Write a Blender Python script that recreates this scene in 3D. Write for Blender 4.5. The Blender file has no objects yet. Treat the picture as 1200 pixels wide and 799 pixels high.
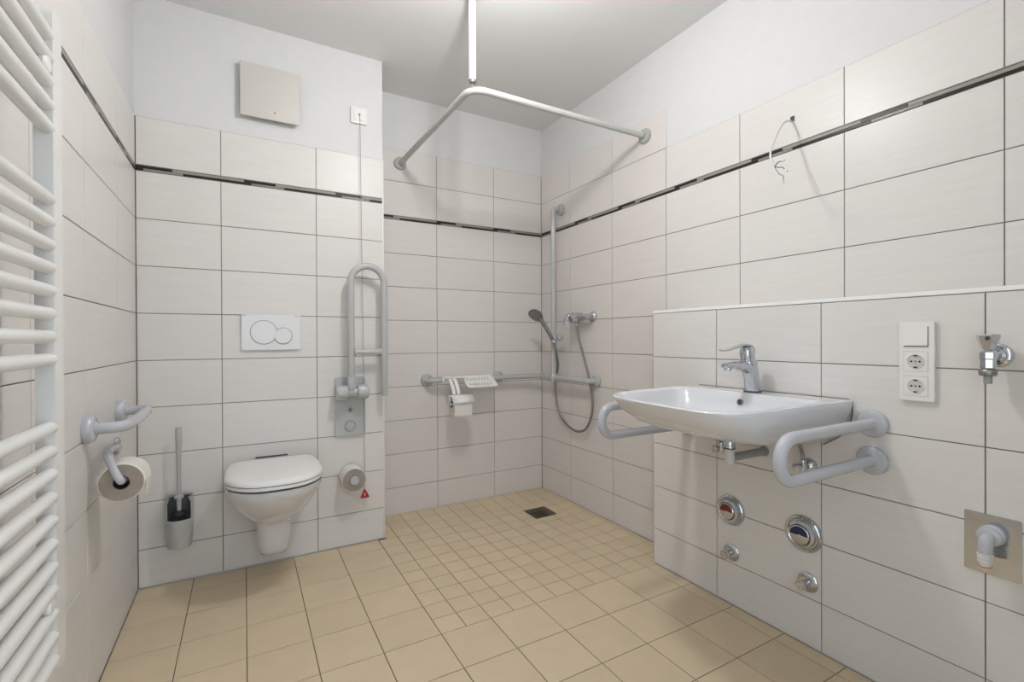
import bpy, bmesh, math, random
from mathutils import Vector, Matrix
random.seed(7)
C = bpy.context.scene.collection
PI = math.pi

# ------------------------------------------------------------------ camera
cam_d = bpy.data.cameras.new('camera')
cam = bpy.data.objects.new('camera', cam_d); C.objects.link(cam)
bpy.context.scene.camera = cam
cam_d.sensor_fit = 'HORIZONTAL'; cam_d.sensor_width = 36.0
cam_d.lens = 36.0 * 555.355 / 1200.0
cam_d.clip_start = 0.01
yaw, pit, rol = math.radians(29.44827), math.radians(-0.23215), math.radians(-0.23567)
fwd = Vector((math.sin(yaw) * math.cos(pit), math.cos(yaw) * math.cos(pit), math.sin(pit)))
rt = Vector((math.cos(yaw), -math.sin(yaw), 0)); up = rt.cross(fwd)
r2 = rt * math.cos(rol) + up * math.sin(rol); u2 = -rt * math.sin(rol) + up * math.cos(rol)
m = Matrix((r2, u2, -fwd)).transposed().to_4x4(); m.translation = (0.3956, -2.5069, 1.0480)
cam.matrix_world = m
CAM = Vector((0.3956, -2.5069, 1.0480))

# ------------------------------------------------------------------ view, world, lights
sc = bpy.context.scene
sc.view_settings.view_transform = 'Standard'; sc.view_settings.look = 'None'
sc.view_settings.gamma = 1.0; sc.view_settings.exposure = 0.0
sc.view_settings.use_curve_mapping = False
world = bpy.data.worlds.new('world'); sc.world = world; world.use_nodes = True
bg = world.node_tree.nodes['Background']
bg.inputs[0].default_value = (0.77, 0.885, 1.0, 1); bg.inputs[1].default_value = 2.5
LAMP = Vector((1.10, -1.22, 2.27))
ld = bpy.data.lights.new('bulb_light', 'POINT'); ld.energy = 94.0; ld.shadow_soft_size = 0.047
ld.color = (0.985, 1.0, 1.02)
lo = bpy.data.objects.new('bulb_light', ld); C.objects.link(lo); lo.location = LAMP
pd = bpy.data.lights.new('door_portal', 'AREA'); pd.shape = 'RECTANGLE'; pd.size = 0.99; pd.size_y = 2.05
pd.cycles.is_portal = True
po = bpy.data.objects.new('door_portal', pd); C.objects.link(po); po.location = (0.62, -2.78, 1.03)
po.rotation_euler = (PI / 2, 0, 0)

# ------------------------------------------------------------------ constants
W, D, XC, HC = 2.220, 0.2975, 1.0383, 2.510
HW = 0.160; F = W - HW
H0 = 0.1636; S0 = H0 + 1.6; S1 = S0 + 0.025; T = 1.993; T2 = 2.186
YN = -2.75; YH = -0.9005; HH = 1.1655

# ------------------------------------------------------------------ materials
def lin(c):
    return tuple(((v / 255) / 12.92 if v / 255 <= .04045 else ((v / 255 + .055) / 1.055) ** 2.4) for v in c) + (1,)

def mat(name, col, rough=.5, metal=0.0, noise=0.0, scale=20, bump=0.0, bscale=60, coat=0.0, tscale=(1, 1, 1), rand=0.0, trans=0.0, emit=None, spec=0.5):
    mt = bpy.data.materials.new(name); mt.use_nodes = True
    nt = mt.node_tree; b = nt.nodes['Principled BSDF']
    b.inputs['Roughness'].default_value = rough; b.inputs['Metallic'].default_value = metal
    b.inputs['Coat Weight'].default_value = coat; b.inputs['Coat Roughness'].default_value = .06
    b.inputs['Specular IOR Level'].default_value = spec
    b.inputs['Transmission Weight'].default_value = trans
    c = lin(col)
    tc = nt.nodes.new('ShaderNodeTexCoord'); oi = nt.nodes.new('ShaderNodeObjectInfo')
    mp = nt.nodes.new('ShaderNodeMapping'); mp.inputs['Scale'].default_value = tscale
    nt.links.new(tc.outputs['Object'], mp.inputs['Vector'])
    mul = nt.nodes.new('ShaderNodeVectorMath'); mul.operation = 'SCALE'; mul.inputs[0].default_value = (37, 53, 71)
    nt.links.new(oi.outputs['Random'], mul.inputs['Scale']); nt.links.new(mul.outputs[0], mp.inputs['Location'])
    nz = nt.nodes.new('ShaderNodeTexNoise'); nz.inputs['Scale'].default_value = scale
    nz.inputs['Detail'].default_value = 4; nt.links.new(mp.outputs[0], nz.inputs['Vector'])
    mr = nt.nodes.new('ShaderNodeMapRange'); mr.inputs[1].default_value = .3; mr.inputs[2].default_value = .7
    mr.inputs[3].default_value = 1 - noise; mr.inputs[4].default_value = 1 + noise
    nt.links.new(nz.outputs[0], mr.inputs[0])
    m2 = nt.nodes.new('ShaderNodeMapRange'); m2.inputs[3].default_value = 1 - rand; m2.inputs[4].default_value = 1 + rand
    nt.links.new(oi.outputs['Random'], m2.inputs[0])
    mm = nt.nodes.new('ShaderNodeMath'); mm.operation = 'MULTIPLY'
    nt.links.new(mr.outputs[0], mm.inputs[0]); nt.links.new(m2.outputs[0], mm.inputs[1])
    vs = nt.nodes.new('ShaderNodeVectorMath'); vs.operation = 'SCALE'; vs.inputs[0].default_value = c[:3]
    nt.links.new(mm.outputs[0], vs.inputs['Scale']); nt.links.new(vs.outputs[0], b.inputs['Base Color'])
    if bump > 0:
        n2 = nt.nodes.new('ShaderNodeTexNoise'); n2.inputs['Scale'].default_value = bscale; n2.inputs['Detail'].default_value = 3
        nt.links.new(mp.outputs[0], n2.inputs['Vector'])
        bp = nt.nodes.new('ShaderNodeBump'); bp.inputs['Strength'].default_value = bump; bp.inputs['Distance'].default_value = .002
        nt.links.new(n2.outputs[0], bp.inputs['Height']); nt.links.new(bp.outputs[0], b.inputs['Normal'])
    if emit:
        b.inputs['Emission Color'].default_value = (1, .95, .88, 1); b.inputs['Emission Strength'].default_value = emit
    return mt

M = dict(
    tile=mat('tile_glaze', (221, 217, 212), .32, noise=.022, scale=6, bump=.10, bscale=9, tscale=(1, 14, 1), rand=.012, spec=.23),
    tile_s=mat('tile_glaze_rosy', (221, 215, 210), .32, noise=.022, scale=6, bump=.10, bscale=9, tscale=(1, 14, 1), rand=.012, spec=.23),
    grout=mat('wall_grout', (122, 117, 109), .9, noise=.05),
    fgrout=mat('floor_grout', (112, 100, 82), .9, noise=.05),
    floor=mat('floor_tile', (212, 193, 163), .42, noise=.035, scale=9, bump=.05, bscale=120, rand=.03),
    plaster=mat('plaster', (219, 218, 217), .85, noise=.01, bump=.25, bscale=120),
    ceil=mat('ceiling_paint', (228, 227, 225), .9, noise=.005),
    trim=mat('trim_plastic', (242, 241, 238), .35),
    tedge=mat('tile_edge_trim', (224, 222, 216), .35),
    ceramic=mat('ceramic', (221, 222, 225), .12, coat=.6),
    plate=mat('plate_plastic', (216, 215, 212), .15, coat=.5),
    seat=mat('seat_plastic', (233, 232, 229), .28),
    gap=mat('dark_gap', (70, 72, 80), .6),
    grey=mat('grey_nylon', (181, 182, 181), .24, coat=.35),
    greyb=mat('grey_nylon_bluish', (186, 187, 192), .24, coat=.35),
    greyp=mat('grey_plastic', (176, 176, 174), .38),
    lacquer=mat('white_lacquer', (230, 228, 224), .3, coat=.2),
    alu=mat('white_coated_rail', (192, 192, 188), .3),
    alug=mat('grey_coated_rail', (176, 176, 172), .35),
    chrome=mat('chrome', (200, 203, 208), .09, metal=1.0),
    steel=mat('polished_steel', (200, 202, 206), .13, metal=1.0),
    hose=mat('hose_metal', (150, 148, 144), .35, metal=.85),
    satin=mat('satin_chrome', (128, 129, 128), .3, metal=.9),
    white=mat('white_plastic', (232, 230, 226), .32),
    vent=mat('vent_plastic', (205, 200, 192), .5),
    dark=mat('dark_plastic', (35, 34, 34), .4),
    smoke=mat('smoked_plastic', (92, 94, 98), .3),
    drain=mat('drain_steel', (70, 66, 56), .4, metal=.6, noise=.2, scale=60),
    red=mat('red_plastic', (170, 20, 50), .35),
    cord=mat('cord', (150, 140, 128), .8),
    paper=mat('paper_white', (226, 222, 214), .9, bump=.2, bscale=200),
    paperend=mat('paper_end', (160, 149, 138), .95, noise=.08, scale=40, bump=.2, bscale=300),
    card=mat('cardboard', (70, 62, 56), .9),
    strip_l=mat('strip_light', (152, 149, 140), .4, noise=.04, spec=.2),
    strip_d=mat('strip_dark', (48, 42, 37), .3, spec=.15),
    strip_s=mat('strip_silver', (140, 138, 132), .35, spec=.25, noise=.5, scale=160, tscale=(1, 3, 1)),
    bred=mat('red_mark', (120, 35, 30), .3),
    bblue=mat('blue_mark', (28, 42, 78), .3),
    orange=mat('red_seal', (200, 50, 45), .5),
    pipe=mat('grey_pipe', (150, 149, 145), .4),
    wpipe=mat('white_pipe', (214, 214, 212), .4),
    copper=mat('wire_copper', (176, 120, 84), .4, metal=.6),
    sealm=mat('silicone_grey', (112, 104, 94), .6),
    bulb=mat('bulb_glass', (255, 250, 240), .3, emit=50.0),
)

# ------------------------------------------------------------------ mesh helpers
def newbm(): return bmesh.new()

def box(bm, x0, x1, y0, y1, z0, z1, bev=0.0, seg=2):
    r = bmesh.ops.create_cube(bm, size=1.0)
    vs = r['verts']
    for v in vs:
        v.co = Vector(((x0 + x1) / 2 + v.co.x * (x1 - x0), (y0 + y1) / 2 + v.co.y * (y1 - y0), (z0 + z1) / 2 + v.co.z * (z1 - z0)))
    if bev > 0:
        es = list({e for v in vs for e in v.link_edges})
        bmesh.ops.bevel(bm, geom=es, offset=bev, segments=seg, profile=.5, affect='EDGES')
    return bm

def frame(axis):
    a = Vector(axis).normalized()
    h = Vector((0, 0, 1)) if abs(a.z) < .9 else Vector((1, 0, 0))
    s = h.cross(a).normalized(); t = a.cross(s)
    return a, s, t

def loft(bm, rings, cap0=True, cap1=True, closed=True):
    vr = [[bm.verts.new(p) for p in r] for r in rings]
    n = len(vr[0])
    for i in range(len(vr) - 1):
        for j in range(n if closed else n - 1):
            k = (j + 1) % n
            try: bm.faces.new((vr[i][j], vr[i][k], vr[i + 1][k], vr[i + 1][j]))
            except ValueError: pass
    if cap0: bm.faces.new(list(reversed(vr[0])))
    if cap1: bm.faces.new(vr[-1])
    return bm

def lathe(bm, origin, axis, prof, n=32, cap0=True, cap1=True, sx=1.0):
    a, s, t = frame(axis); o = Vector(origin)
    rings = []
    for r, h in prof:
        r = max(r, 1e-5)
        rings.append([o + a * h + (s * math.cos(2 * PI * k / n) * sx + t * math.sin(2 * PI * k / n)) * r for k in range(n)])
    return loft(bm, rings, cap0, cap1)

def fillet(pts, rad, k=7):
    pts = [Vector(p) for p in pts]; out = [pts[0]]
    for i in range(1, len(pts) - 1):
        p, a, b = pts[i], (pts[i - 1] - pts[i]), (pts[i + 1] - pts[i])
        la, lb = a.length, b.length; a.normalize(); b.normalize()
        ang = a.angle(b)
        r = rad[i - 1] if isinstance(rad, (list, tuple)) else rad
        d = min(r / math.tan(ang / 2), la * .499, lb * .499); r = d * math.tan(ang / 2)
        c = p + (a + b).normalized() * (r / math.sin(ang / 2))
        s = (p + a * d) - c; e = (p + b * d) - c
        tot = s.angle(e); ax = s.cross(e).normalized()
        for q in range(k + 1):
            out.append(c + Matrix.Rotation(tot * q / k, 3, ax) @ s)
    out.append(pts[-1]); return out

def smooth_path(pts, k=6):
    P = [Vector(p) for p in pts]; P = [2 * P[0] - P[1]] + P + [2 * P[-1] - P[-2]]
    out = []
    for i in range(1, len(P) - 2):
        for q in range(k):
            t = q / k
            out.append(.5 * ((2 * P[i]) + (-P[i - 1] + P[i + 1]) * t + (2 * P[i - 1] - 5 * P[i] + 4 * P[i + 1] - P[i + 2]) * t * t + (-P[i - 1] + 3 * P[i] - 3 * P[i + 1] + P[i + 2]) * t ** 3))
    out.append(P[-2]); return out

def sweep(bm, pts, r, n=18, ref=None, cap=True):
    pts = [Vector(p) for p in pts]
    q = [pts[0]]
    rr = r if isinstance(r, list) else [r] * len(pts)
    rings = []; prev = None
    for i, p in enumerate(pts):
        if i == 0: t = pts[1] - pts[0]
        elif i == len(pts) - 1: t = pts[-1] - pts[-2]
        else: t = (pts[i + 1] - p).normalized() + (p - pts[i - 1]).normalized()
        t.normalize()
        if ref is not None: s = Vector(ref).normalized()
        elif prev is None: s = frame(t)[1]
        else: s = (prev - t * prev.dot(t)).normalized()
        prev = s; u = t.cross(s).normalized()
        a, b = rr[i] if isinstance(rr[i], tuple) else (rr[i], rr[i])
        rings.append([p + s * math.cos(2 * PI * k / n) * a + u * math.sin(2 * PI * k / n) * b for k in range(n)])
    return loft(bm, rings, cap, cap)

def rr(x0, x1, y0, y1, r0, r1, bow=0.0, ka=7, ke=5):
    """closed outline in u (x0 back .. x1 front) and v; r0 back corner radius, r1 front corner radius; the front edge bows out"""
    pts = []
    def arc(cx, cy, r, a0):
        for i in range(ka + 1):
            a = a0 + (PI / 2) * i / ka; pts.append((cx + r * math.cos(a), cy + r * math.sin(a)))
    def edge(n):
        return n
    arc(x1 - r1, y1 - r1, r1, 0)
    a = pts[-1]; b = (x0 + r0, y1)
    for i in range(1, ke): pts.append((a[0] + (b[0] - a[0]) * i / ke, y1))
    arc(x0 + r0, y1 - r0, r0, PI / 2)
    for i in range(1, ke): pts.append((x0, (y1 - r0) + ((y0 + r0) - (y1 - r0)) * i / ke))
    arc(x0 + r0, y0 + r0, r0, PI)
    for i in range(1, ke): pts.append(((x0 + r0) + ((x1 - r1) - (x0 + r0)) * i / ke, y0))
    arc(x1 - r1, y0 + r1, r1, -PI / 2)
    for i in range(1, ke): pts.append((x1, (y0 + r1) + ((y1 - r1) - (y0 + r1)) * i / ke))
    if bow:
        yc = (y0 + y1) / 2; hw = (y1 - y0) / 2
        pts = [(x + bow * (1 - ((y - yc) / hw) ** 2) * ((x - x0) / (x1 - x0)) ** 2, y) for x, y in pts]
    return pts

def prism(bm, outline, fn, h0, h1, bev=0.0):
    """outline of 2D points mapped by fn(u, v, h)"""
    loft(bm, [[fn(u, v, h0) for u, v in outline], [fn(u, v, h1) for u, v in outline]])
    if bev:
        es = [e for e in bm.edges if len(e.link_faces) == 2 and e.calc_face_angle(0) > 1.0]
        bmesh.ops.bevel(bm, geom=es, offset=bev, segments=2, profile=.5, affect='EDGES')
    return bm

def rootloc(o):
    v = Vector(o.location)
    while o.parent: o = o.parent; v = v + Vector(o.location)
    return v

def obj(name, bm, mt, parent=None, loc=None, smooth=True, label=None, ang=0.7):
    bmesh.ops.recalc_face_normals(bm, faces=bm.faces)
    me = bpy.data.meshes.new(name)
    off = rootloc(parent) if parent else Vector(loc or (0, 0, 0))
    for v in bm.verts: v.co -= off
    for f in bm.faces: f.smooth = smooth
    if smooth:
        for e in bm.edges:
            if len(e.link_faces) == 2 and e.calc_face_angle(0) > ang: e.smooth = False
    bm.to_mesh(me); bm.free()
    me.materials.append(mt)
    o = bpy.data.objects.new(name, me); C.objects.link(o)
    if parent: o.parent = parent
    else: o.location = off
    if label: o['label'] = label
    return o

def thing(name, label, cat, loc, group=None):
    o = bpy.data.objects.new(name, None); C.objects.link(o)
    o.empty_display_size = .05
    o.location = loc; o['label'] = label; o['category'] = cat
    if group: o['group'] = group
    return o

def tag(o, label, cat, group=None):
    o['label'] = label; o['category'] = cat
    if group: o['group'] = group
    return o

def struct(name, bm, mt, smooth=False):
    o = obj(name, bm, mt, smooth=smooth); o['kind'] = 'structure'; return o

def copy_tree(o, loc, label):
    r = o.copy(); C.objects.link(r); r.location = loc; r['label'] = label
    def rec(src, dst):
        for ch in list(src.children):
            c = ch.copy(); C.objects.link(c); c.parent = dst; rec(ch, c)
    rec(o, r); return r

# ------------------------------------------------------------------ structure
JW = 0.003          # joint width
BED = 0.0025        # joint depth
PL = 0.004          # plaster lies this far behind the tile face
def slab(name, b, mt): return struct(name, box(newbm(), *b), mt)

ceiling = slab('ceiling', (-.15, W + .15, YN - .12, D + .15, HC, HC + .12), M['ceil'])
wall_left = slab('wall_left', (-.15, -PL, YN - .12, .05, -.1, HC), M['plaster'])
wall_back = slab('wall_back_toilet', (-PL, XC - PL, PL, D + .15, -.1, HC), M['plaster'])
wall_shower = slab('wall_back_shower', (XC - PL, W + .15, D + PL, D + .15, -.1, HC), M['plaster'])
wall_right = slab('wall_right', (W + PL, W + .15, YN - .12, D + PL, -.1, HC), M['plaster'])
wall_low = slab('wall_right_lower', (F + PL, W + PL, YN, YH - PL, -.1, HH), M['plaster'])
# near wall with the doorway the photograph was taken from
bm = newbm()
box(bm, -PL, .12, YN - .12, YN, -.1, HC); box(bm, 1.12, W + PL, YN - .12, YN, -.1, HC); box(bm, .12, 1.12, YN - .12, YN, 2.06, HC)
wall_near = struct('wall_near', bm, M['plaster'])
bm = newbm()
box(bm, .12, .15, YN - .13, YN + .012, 0, 2.06, .003); box(bm, 1.09, 1.12, YN - .13, YN + .012, 0, 2.06, .003); box(bm, .12, 1.12, YN - .13, YN + .012, 2.03, 2.06, .003)
door = struct('door_1', bm, M['trim'])

TM = {}
def tile_mesh(w, h, t, ch, mt):
    key = (round(w, 4), round(h, 4), mt.name)
    if key in TM: return TM[key]
    me = bpy.data.meshes.new('tile')
    a, b = w / 2, h / 2
    vs = [(-a, -b, -t), (a, -b, -t), (a, b, -t), (-a, b, -t), (-a, -b, -ch), (a, -b, -ch), (a, b, -ch), (-a, b, -ch),
          (-a + ch, -b + ch, 0), (a - ch, -b + ch, 0), (a - ch, b - ch, 0), (-a + ch, b - ch, 0)]
    fs = [(8, 9, 10, 11)]
    for i in range(4):
        j = (i + 1) % 4
        fs.append((i, j, 4 + j, 4 + i)); fs.append((4 + i, 4 + j, 8 + j, 8 + i))
    me.from_pydata(vs, [], fs); me.materials.append(mt); TM[key] = me
    return me

def tiles(wall, origin, u, us, rows, thick=BED, mt='tile'):
    """us: joint positions along u, rows: list of (z0, z1)"""
    o = Vector(origin); u = Vector(u); v = Vector((0, 0, 1)); n = u.cross(v)
    lo, hi = us[0] - .003, us[-1] + (.003 if abs(us[-1] - .8345) > .001 and abs(us[-1] - XC + .007) > .001 else 0)
    zt = max(r[1] for r in rows); zb = min(r[0] for r in rows)
    b = newbm()
    c = [o + u * lo + v * zb - n * BED, o + u * hi + v * zb - n * BED, o + u * hi + v * zt - n * BED, o + u * lo + v * zt - n * BED]
    b.faces.new([b.verts.new(p) for p in c])
    ret = bmesh.ops.extrude_face_region(b, geom=list(b.faces))
    for e in ret['geom']:
        if isinstance(e, bmesh.types.BMVert): e.co -= n * 0.002
    obj('grout', b, M['grout'], wall, smooth=False)
    rot = Matrix((u, v, n)).transposed().to_4x4()
    for i in range(len(us) - 1):
        for z0, z1 in rows:
            w = us[i + 1] - us[i] - JW; h = z1 - z0 - JW
            if w < .01: continue
            t = bpy.data.objects.new('tile', tile_mesh(w, h, thick, .0007, M[mt])); C.objects.link(t); t.parent = wall
            p = o + u * (us[i] + us[i + 1]) / 2 + v * (z0 + z1) / 2
            mw = rot.copy(); mw.translation = p; t.matrix_local = mw

def strip(wall, origin, u, lo, hi, start):
    """mosaic border: upper row light with a dark piece, lower row dark with a silver piece, every 0.4 m"""
    o = Vector(origin); u = Vector(u); v = Vector((0, 0, 1)); n = u.cross(v)
    rot = Matrix((u, v, n)).transposed().to_4x4()
    zm = S0 + .0115
    def piece(a, b, z0, z1, mt):
        a, b = max(a, lo + .001), min(b, hi - .001)
        if b - a < .004: return
        t = bpy.data.objects.new('mosaic_piece', tile_mesh(b - a - .0012, z1 - z0 - .001, .002, .0005, M[mt])); C.objects.link(t); t.parent = wall
        mw = rot.copy(); mw.translation = o + u * (a + b) / 2 + v * (z0 + z1) / 2; t.matrix_local = mw
    k = math.floor((lo - start) / .4) - 1
    while start + k * .4 < hi:
        s = start + k * .4
        piece(s, s + .13, zm, S1 - .002, 'strip_d'); piece(s + .13, s + .4, zm, S1 - .002, 'strip_l')
        piece(s + .03, s + .168, S0 + .0015, zm, 'strip_s'); piece(s + .168, s + .43, S0 + .0015, zm, 'strip_d')
        k += 1

rows = [(0.0025, H0)] + [(H0 + .2 * i, H0 + .2 * (i + 1)) for i in range(8)]
rows_n = rows + [(S1, T)]
rows_s = rows_n + [(T, T2)]
# left wall runs along +Y
tiles(wall_left, (0, 0, 0), (0, 1, 0), [YN, -2.327, -1.927, -1.527, -1.127, -.727, -.327, -.0015], rows_n)
strip(wall_left, (0, 0, 0), (0, 1, 0), YN, 0, -.727)
tiles(wall_back, (0, 0, 0), (1, 0, 0), [.0015, .307, .707, XC - .007], rows_n)
strip(wall_back, (0, 0, 0), (1, 0, 0), 0, XC - .007, -.002)
tiles(wall_back, (XC, 0, 0), (0, 1, 0), [.007, D], rows_s[:-1])
tiles(wall_shower, (0, D, 0), (1, 0, 0), [XC, 1.4427, 1.8427, W - .0015], rows_s, mt='tile_s')
strip(wall_shower, (0, D, 0), (1, 0, 0), XC, W, 1.0427)
tiles(wall_right, (W, 0, 0), (0, -1, 0), [-D + .0015, .0383, .4383, .8345], rows_s, mt='tile_s')
tiles(wall_right, (W, 0, 0), (0, -1, 0), [.8345, 1.2367, 1.6367, 2.0367, 2.4367, -YN], [r for r in rows_n if r[1] > 1.1])
strip(wall_right, (W, 0, 0), (0, -1, 0), -D, -YN, .0885)
tiles(wall_low, (F, 0, 0), (0, -1, 0), [-YH, 1.2425, 1.6425, 2.0425, 2.4425, -YN], rows[:6])
obj('ledge_trim', box(newbm(), F - .0015, F + .03, YN, YH - .001, HH - .001, HH + .0115, .0012, 1), M['trim'], wall_low, smooth=False)
obj('ledge_board', box(newbm(), F + .03, W, YN, YH - .001, HH - .001, HH + .009), M['tile'], wall_low, smooth=False)
obj('end_trim', box(newbm(), F + .0005, F + .012, YH - .006, YH, 0, HH + .0115, .001, 1), M['tile'], wall_low, smooth=False)
bm = newbm(); box(bm, F + .012, W, YH - PL, YH, 0, HH); obj('end_tile', bm, M['tile'], wall_low, smooth=False)
obj('corner_trim', box(newbm(), XC - .009, XC, -.001, .008, 0, T, .002, 2), M['tedge'], wall_back)
obj('band_trim', box(newbm(), W - .001, W + .003, -.8385, -.8345, T, T2, .0005, 1), M['tedge'], wall_right, smooth=False)

# ------------------------------------------------------------------ floor
bm = newbm(); box(bm, -.15, W + .15, YN - .7, D + .15, -.12, -.016)
floor = struct('floor', bm, M['fgrout'])
DX0, DX1, DY0, DY1 = 1.887, 2.033, -.149, -.003
def fz(x, y):
    if x < 1.0 or y < -.918: return 0.0
    # shallow fall of the shower floor towards the drain, meeting the walls a few millimetres higher
    cx, cy = (DX0 + DX1) / 2, (DY0 + DY1) / 2
    fx = (cx - x) / (cx - 1.0) if x < cx else (x - cx) / (W - cx)
    fy = (cy - y) / (cy + .918) if y < cy else (y - cy) / (D - cy)
    edge = .005 if fy > .2 and y > cy else 0.0
    f = max(abs(fx), abs(fy))
    return -.011 + (.011 + .005 * max(0, (y + .3) / .6)) * min(1, f)

def rect_minus(r, d):
    x0, x1, y0, y1 = r; a0, a1, b0, b1 = d
    if x1 <= a0 or x0 >= a1 or y1 <= b0 or y0 >= b1: return [r]
    out = []
    if x0 < a0: out.append((x0, a0, y0, y1)); x0 = a0
    if x1 > a1: out.append((a1, x1, y0, y1)); x1 = a1
    if y0 < b0: out.append((x0, x1, y0, b0))
    if y1 > b1: out.append((x0, x1, b1, y1))
    return out

def floor_tile(x0, x1, y0, y1, small):
    g = .0015; x0 += g; x1 -= g; y0 += g; y1 -= g
    if x1 - x0 < .006 or y1 - y0 < .006: return
    rects = [(x0, x1, y0, y1)]
    if small: rects = rect_minus(rects[0], (DX0 - .003, DX1 + .003, DY0 - .003, DY1 + .003))
    if not rects: return
    b = newbm(); ch = .0008
    if len(rects) == 1 and rects[0] == (x0, x1, y0, y1):
        def lv(e, dz): return [Vector((x, y, fz(x, y) + dz)) for x, y in ((x0 + e, y0 + e), (x1 - e, y0 + e), (x1 - e, y1 - e), (x0 + e, y1 - e))]
        loft(b, [lv(0, -.008), lv(0, -ch), lv(ch, 0)], cap0=False)
    else:
        for a0, a1, b0, b1 in rects:
            def lv(dz): return [Vector((x, y, fz(x, y) + dz)) for x, y in ((a0, b0), (a1, b0), (a1, b1), (a0, b1))]
            loft(b, [lv(-.008), lv(0)], cap0=False)
    bmesh.ops.recalc_face_normals(b, faces=b.faces)
    c = Vector(((x0 + x1) / 2, (y0 + y1) / 2, 0))
    me = bpy.data.meshes.new('tile')
    for v in b.verts: v.co -= c
    b.to_mesh(me); b.free(); me.materials.append(M['floor'])
    o = bpy.data.objects.new('tile', me); C.objects.link(o); o.parent = floor; o.location = c

# recessed grout bed following the floor, as one part
bm = newbm()
N = 24
def quadgrid(x0, x1, y0, y1, nx, ny):
    vs = [[bm.verts.new((x0 + (x1 - x0) * i / nx, y0 + (y1 - y0) * j / ny, fz(x0 + (x1 - x0) * i / nx, y0 + (y1 - y0) * j / ny) - .0022)) for j in range(ny + 1)] for i in range(nx + 1)]
    for i in range(nx):
        for j in range(ny): bm.faces.new((vs[i][j], vs[i + 1][j], vs[i + 1][j + 1], vs[i][j + 1]))
quadgrid(0, XC - .003, YN, -.0005, 4, 4)
quadgrid(XC - .003, W, -.918, D, 24, 24)
quadgrid(XC - .003, W, YN, -.918, 2, 4)
obj('floor_joints', bm, M['fgrout'], floor, smooth=False)
ys = [-.118 - .2 * k for k in range(13)] + [YN]; ys = [y for y in ys if y >= YN]
for i in range(11):
    x0, x1 = .2 * i - .003 if i else 0.0, min(.2 * (i + 1) - .003, F)
    if i < 5:
        floor_tile(x0, x1 if i < 4 else 1.0, -.118, -.002, False)
    for k in range(len(ys) - 1):
        y1, y0 = ys[k], ys[k + 1]
        if y1 - y0 < .01: continue
        if i >= 5 and y1 > -.917: continue
        a0 = 1.0 if i == 5 else x0; a1 = 1.0 if i == 4 else x1
        floor_tile(a0, a1, y0, y1, False)
xs = [1.0 + .1 * k - (.003 if k else 0) for k in range(13)] + [W]
ysm = [-.918 + .1 * k for k in range(13)] + [D]
for i in range(len(xs) - 1):
    for j in range(len(ysm) - 1):
        x0, x1, y0, y1 = xs[i], xs[i + 1], ysm[j], ysm[j + 1]
        if x1 - x0 < .005: continue
        if y1 > 0 and x0 < XC:
            if y0 >= -.02: x0 = max(x0, XC)
            if y0 < 0 <= y1 and x0 < XC: y1 = min(y1, -.002)
        if x0 < XC and y1 > 0: y1 = -.002
        if x1 - x0 < .005: continue
        floor_tile(x0, x1, y0, y1, True)

# floor drain
dr = thing('floor_drain', 'small square dark metal grate set in the small shower floor tiles', 'drain', ((DX0 + DX1) / 2, (DY0 + DY1) / 2, -.012))
bm = newbm()
zt = -.0105
for a in ((DX0, DX0 + .008, DY0, DY1), (DX1 - .008, DX1, DY0, DY1), (DX0 + .008, DX1 - .008, DY0, DY0 + .008), (DX0 + .008, DX1 - .008, DY1 - .008, DY1)):
    box(bm, a[0], a[1], a[2], a[3], zt - .004, zt + .001)
obj('drain_frame', bm, M['drain'], dr, smooth=False)
bm = newbm(); box(bm, DX0 + .008, DX1 - .008, DY0 + .008, DY1 - .008, zt - .005, zt - .003); obj('drain_base', bm, M['dark'], dr, smooth=False)
for k in range(9):
    y = DY0 + .012 + k * .0137
    bm = newbm(); box(bm, DX0 + .009, DX1 - .009, y, y + .0085, zt - .003, zt)
    obj('grate_bar', bm, M['drain'], dr, smooth=False)

# ------------------------------------------------------------------ generic fittings
def rosette(name, parent, o, axis, r=.04, h=.018, hub=.021, mt='grey'):
    bm = newbm()
    lathe(bm, o, axis, [(r * .98, 0), (r, .002), (r, h * .55), (r * .93, h * .85), (r * .8, h), (hub, h * 1.02), (hub * .98, h * 1.25), (hub * .9, h * 1.27)], 36)
    return obj(name, bm, M[mt], parent)

# ------------------------------------------------------------------ towel radiator
rad = thing('towel_radiator', 'tall white ladder towel radiator mounted on the left tiled wall', 'radiator', (.03, -1.29, .43))
def col_fn(u, v, h): return (h, u, v)
for y0 in (-1.312, -1.912):
    bm = newbm()
    prism(bm, rr(y0, y0 + .05, .425, 1.672, .018, .018, ka=5, ke=2), col_fn, .058, .086, .003)
    obj('upright', bm, M['lacquer'], rad)
py = [51, 78, 105, 132, 158] + [240 + 26.4 * i for i in range(8)] + [503.5 + 26.85 * i for i in range(11)]
for y in py:
    z = 1.617 - (y - 53) * .0016245
    bm = newbm(); sweep(bm, [(.0765, -1.87, z), (.0765, -1.308, z)], .0125, 20)
    obj('rail', bm, M['lacquer'], rad)
for y, z in ((-1.33, 1.556), (-1.85, 1.556), (-1.33, .56), (-1.85, .56)):
    bm = newbm(); sweep(bm, [(.0, y, z), (.075, y, z)], .009, 14)
    b = obj('wall_bracket', bm, M['lacquer'], rad)
    bm = newbm(); lathe(bm, (.074, y, z), (1, 0, 0), [(.014, 0), (.0165, .003), (.0165, .008), (.013, .012)], 24)
    obj('bracket_cap', bm, M['white'], b)

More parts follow.
